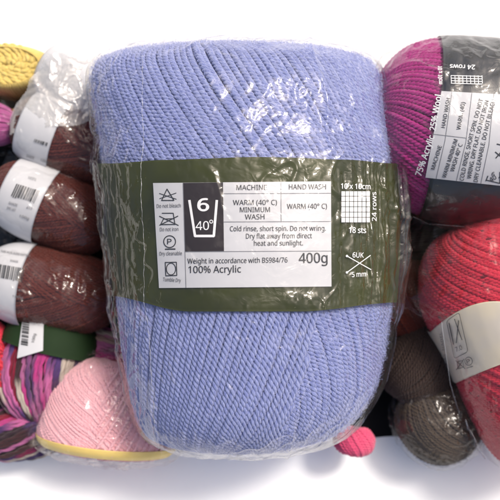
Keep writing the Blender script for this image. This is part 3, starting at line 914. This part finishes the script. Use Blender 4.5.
def wr1(U, V_):
    z = 3.2 * crumple(U * .9 + V_ * .4, V_ * .8 - U * .4, 34, 81, 5)
    z = z + 2.2 * creases(U + V_ * .5, V_ - U * .4, 40, .08, 701) + 1.6 * creases(U, V_, 18, .13, 711)
    z = z + 2.5 * crumple(U, V_ * .7, 26, 83, 4) * sm(135, 100, V_)
    z = z + 2.6 * crumple(U * 1.2, V_ * .6, 24, 85, 4) * sm(78, 96, U)
    return z


def in1(U, V_):
    e = 3 * noise(U / 14., V_ / 14., 5)
    return (U + .47 * (V_ - 58) > 32 + e) & (V_ > 52 + e) & (V_ < 332 + e + (U - 50) * .1) & (U < 119 + e)


lbag = drape([x[0] for x in brown], -60, 130, 44, 345, 1.0, 6.2, in1, wr1, M['film_loose'], 'plastic_bag', 'clear crinkled plastic bag holding the chocolate yarn balls on the left', 'plastic bag')

us = np.arange(10, 100, .8); vs = np.arange(50, 135, .8); U, V_ = np.meshgrid(us, vs, indexing='ij')
Zf = -34 + 5 * crumple(U + V_ * .5, V_ - U * .5, 30, 95, 5) - .25 * (U - 60) ** 2 / 30 + (V_ - 60) * .12
e = 5 * noise(U / 12., V_ / 12., 15)
keep = (U + .62 * (V_ - 58) > 45 + e) & (U < 91 + e) & (V_ > 54 + e) & (V_ < 128 + e - (U - 50) * .15)
mkmesh('folded_film_glare', P(U, V_, Zf).reshape(-1, 3), gridf(*U.shape, keep=keep), M['film_glare'], lbag)  # extra crumpled film, the bag's glare put into its whitish colour

# ------------------------------------------------------------------ variegated balls, lower left
PAL = [srgb(214, 70, 150), srgb(226, 120, 180), srgb(70, 40, 46), srgb(206, 190, 176), srgb(96, 66, 130), srgb(80, 56, 110), srgb(150, 30, 60), srgb(222, 206, 190), srgb(58, 40, 50), srgb(190, 110, 160)]
PAL = np.array([p[:3] for p in PAL]) * .7


def vcol(seed, run=2):
    R = np.random.RandomState(seed)
    order = R.randint(0, len(PAL), 400)
    def f(k, t):
        i = order[(k // run) % 400]; j = order[(k // run + 7) % 400]
        c = sm(-.1, .15, noise(t / 55., np.full_like(t, k // run * .7 + .5), seed))[:, None]
        return PAL[i] * (1 - c) + PAL[j] * c
    return f


def varieg(label, u, v, z, ang_, L_, W_, D_, slope, curve, seed, pitch=3.5, r=1.95, n=2.3):
    b = Ball(u, v, z, ang_, egg(L_, W_, D_, n)); t = thing('yarn_ball', label, 'yarn ball', u, v, group='pink and purple variegated yarn balls')
    b.core(M['dark_core'], t, -2)
    tb = Tubes()
    wind(tb, b, pitch, lambda x: slope * x + curve * x * x, r, t0=.04, t1=.96, step=2, sides=6, plies=2, rh=.9, period=30, loose=.9, wob=2.2, amax=1.9, colf=vcol(seed), taper=4)
    tb.build('yarn', M['roving'], t)
    return b, t


va, vt = varieg('pink, cream and purple variegated ball with a white and green band, left edge', 46, 366, -78, 14, 56, 46, 36, .12, .006, 5)
lb = band(va, -50, -17, 7., M['green'], vt, wr=.4, nt=20, na=120, seed=44)
pr = Print(va, 8.2, M['white_paper'], 'price_sticker', lb); pr.patch((23, 316), (43.6, 322), (43, 350.6), (17, 358.4), 16, 12); pr.build()
pr = Print(va, 8.7, M['ink'], 'barcode', lb); R = random.Random(9); y = 0.
while y < 23:
    w = R.choice([.6, 1., 1.4]); a0 = np.array([22.8 - y * .08, 322 + y]); pr.line([a0, a0 + [6.5, 1.2]], w); y += w + R.choice([.6, .9])
pr.text('100g', (34, 343), (36, 334), 2.6); pr.build()
varieg('pink and cream variegated ball at the bottom left corner of the heap', 22, 432, -84, 82, 48, 26, 28, .3, -.003, 12)
varieg('purple and cream variegated ball half hidden behind the pale pink ball', 104, 366, -92, -70, 44, 34, 24, .15, .004, 23)
simple_ball('dark crimson ball of yarn at the left edge beside the variegated ball', -14, 362, -74, 0, 42, 26, 30, 2.4, M['red'], M['red_core'], 4.5, 1.6, .6, plies=2, rh=1)

# ------------------------------------------------------------------ pale pink ball
tabp = [(-78, 6, 0, 0), (-76.5, 6, 12, 12), (-71, 5, 36, 26), (-60, 4, 50, 36), (-40, 1.5, 61, 43), (-20, 0, 64, 46), (0, -1, 67, 47), (6, -1, 66, 46), (11, -1, 60, 40), (14, -1, 44, 30), (15.5, -1, 0, 0)]
pk = Ball(108, 436, -62, 6, tabp)
pt = thing('yarn_ball', 'pale pink ball with a yellow band, in shiny plastic, lower left of the blue ball', 'yarn ball', 108, 436)
pk.core(M['pink_core'], pt, -1)
tb = Tubes()
wind(tb, pk, 3.3, lambda x: 1.25 * x + .004 * x * x, 1.25, t0=.06, t1=.97, step=2, sides=6, plies=2, rh=.85, period=8, loose=.3, wob=1.2, amax=1.8)
wind(tb, pk, 9.0, lambda x: -.5 * x, 1.25, off=2.0, t0=.2, t1=.97, step=2, sides=6, plies=2, rh=.85, period=8, loose=.3, wob=2, amax=1.8, keep=lambda t, a: (a > -.1))
wind(tb, pk, 3.6, lambda x: 1.9 * x, 1.25, off=2.0, t0=.1, t1=.97, step=2, sides=6, plies=2, rh=.85, period=8, loose=.3, wob=1.2, amax=1.8, keep=lambda t, a: (a < -.1))
tb.build('yarn', M['pink'], pt)
fuzz(pk, 700, 'stray_fibres', M['pink'], pt, 3, 6, .2, seed=18)
band(pk, 2, 9.5, 4.4, M['yellow_paper'], pt, wr=.3, nt=12, na=120)
simple_film(pk, pt, 6.5, 2.4, 26, M['film_loose'], 15, 170, 200)

# ------------------------------------------------------------------ yellow yarn cake in its wicker basket, top left
yt = thing('yarn_cake', 'yellow cake of yarn with a ribbed side, in the wicker basket at top left', 'yarn cake', 6, 68)
tb = Tubes(); cc = P(6, 64, -66)
for k in range(96):
    th = 2 * math.pi * k / 96 + .005 * rng.randn()
    f = np.linspace(0, 1, 12); rr = .70 + .3 * np.sin(f * 1.45) ** .8; zz = 3 * np.cos(f * 2.2) - 44 * f ** 1.6
    d = np.array([math.cos(th) * 50, math.sin(th) * 31 if math.sin(th) < 0 else math.sin(th) * 24])
    pts = np.stack([cc[0] + d[0] * rr, cc[1] + d[1] * rr, cc[2] + zz], 1)
    nn = np.stack([np.full(12, d[0] / 50), np.full(12, d[1] / 50), .5 + 0 * f], 1)
    tb.add(pts, nn, 1.75, sides=6)
tb.build('ribbed_side', M['yellow'], yt)
tb = Tubes(); th = np.linspace(0, 2 * math.pi * 8, 900)
rr = np.linspace(.1, .74, 900)
pts = np.stack([cc[0] + np.cos(th) * 50 * rr, cc[1] + np.sin(th) * 28 * rr, cc[2] - 1 + 2.5 * noise(th * 3.2, rr * 9, 4)], 1)
tb.add(pts, np.tile([0, 0, 1.], (900, 1)), 2.9, plies=2, rh=1.4, period=16, sides=7)
tb.build('coiled_top', M['yellow'], yt)
th = np.linspace(0, 2 * math.pi, 60); rr = np.array([.02, .9])
V = np.concatenate([np.stack([cc[0] + 46 * f * np.cos(th), cc[1] + 26 * f * np.sin(th), np.full(60, cc[2] - dz)], 1) for f, dz in ((.02, 4), (.72, 5), (.9, 24), (.95, 50))])
mkmesh('inner_core', V, gridf(4, 60), M['yellow_core'], yt)

wt = thing('wicker_basket', 'brown wicker basket rim of bent twigs around the yellow yarn cake', 'basket', 4, 76)
tb = Tubes(); cc = P(2, 80, -88)
th = np.linspace(0, 2 * math.pi, 240)
for k in range(7):
    ph = k * .9; zo = -k * 3.2
    R1 = 1 + .03 * np.sin(th * 15 + ph * 3.5)
    pts = np.stack([cc[0] + 54 * R1 * np.cos(th), cc[1] + np.where(np.sin(th) < 0, 37, 22) * R1 * np.sin(th), cc[2] + 8 + zo + 2.4 * np.sin(th * 15 + ph * 3.5 + 1.5)], 1)
    tb.add(pts, np.tile([0, 0, 1.], (240, 1)), 2.0, sides=6)
tb.build('woven_rim', M['twig'], wt)
tb = Tubes()
for k in range(26):
    t0 = 2 * math.pi * k / 26 + .1; f = np.linspace(0, 1, 10)
    d = np.array([math.cos(t0) * 54, math.sin(t0) * (37 if math.sin(t0) < 0 else 22)])
    pts = np.stack([cc[0] + d[0] * (1 + .05 * f), cc[1] + d[1] * (1 + .05 * f), cc[2] + 12 - 34 * f], 1)
    tb.add(pts, np.tile([d[0] / 50, d[1] / 50, .3], (10, 1)), 1.6, sides=5)
tb.build('uprights', M['twig'], wt)

vb, vt2 = simple_ball('violet pink ball of yarn in cloudy plastic at the upper left edge', -10, 122, -84, -70, 30, 20, 24, 2.4, M['violet'], M['dark_core'], 3, 1.4, .4)
simple_film(vb, vt2, 7, 3.5, 30, M['film_loose'], 25, 110, 130)

# ------------------------------------------------------------------ light, sky, camera
SUN = np.array([.52, .60, 1.05]); SUN /= np.linalg.norm(SUN)
elev = math.asin(SUN[2]); az = math.atan2(SUN[0], SUN[1])
li = bpy.data.lights.new('sun', 'SUN'); li.energy = 1.5; li.angle = 10 * D2R; li.color = (1, .95, .88)
so = link(bpy.data.objects.new('sun', li))
from mathutils import Vector
so.rotation_euler = Vector(SUN).to_track_quat('Z', 'Y').to_euler()
w = bpy.data.worlds.new('World'); bpy.context.scene.world = w; w.use_nodes = True
nt = w.node_tree; bg = nt.nodes['Background']
sk = nt.nodes.new('ShaderNodeTexSky'); sk.sky_type = 'NISHITA'; sk.sun_disc = False
sk.sun_elevation = elev; sk.sun_rotation = az; sk.dust_density = 7.0; sk.air_density = 1.0; sk.ozone_density = 1.0
nt.links.new(sk.outputs[0], bg.inputs[0]); bg.inputs[1].default_value = 0.10

cd = bpy.data.cameras.new('camera'); cam = link(bpy.data.objects.new('camera', cd))
cam.location = (0, 0, H * K); cam.rotation_euler = (0, 0, 0)
cd.sensor_width = 36; cd.lens = 36 * H / 500.; cd.clip_start = .01; cd.clip_end = 100
cd.dof.use_dof = True; cd.dof.focus_distance = (H - 95) * K; cd.dof.aperture_fstop = 11
sc = bpy.context.scene; sc.camera = cam
sc.view_settings.view_transform = 'Standard'; sc.view_settings.look = 'None'; sc.view_settings.exposure = 0.72; sc.view_settings.gamma = 1
sc.render.engine = 'CYCLES'
sc.cycles.transparent_max_bounces = 24; sc.cycles.max_bounces = 8; sc.cycles.use_denoising = True
sc.cycles.sample_clamp_indirect = 4
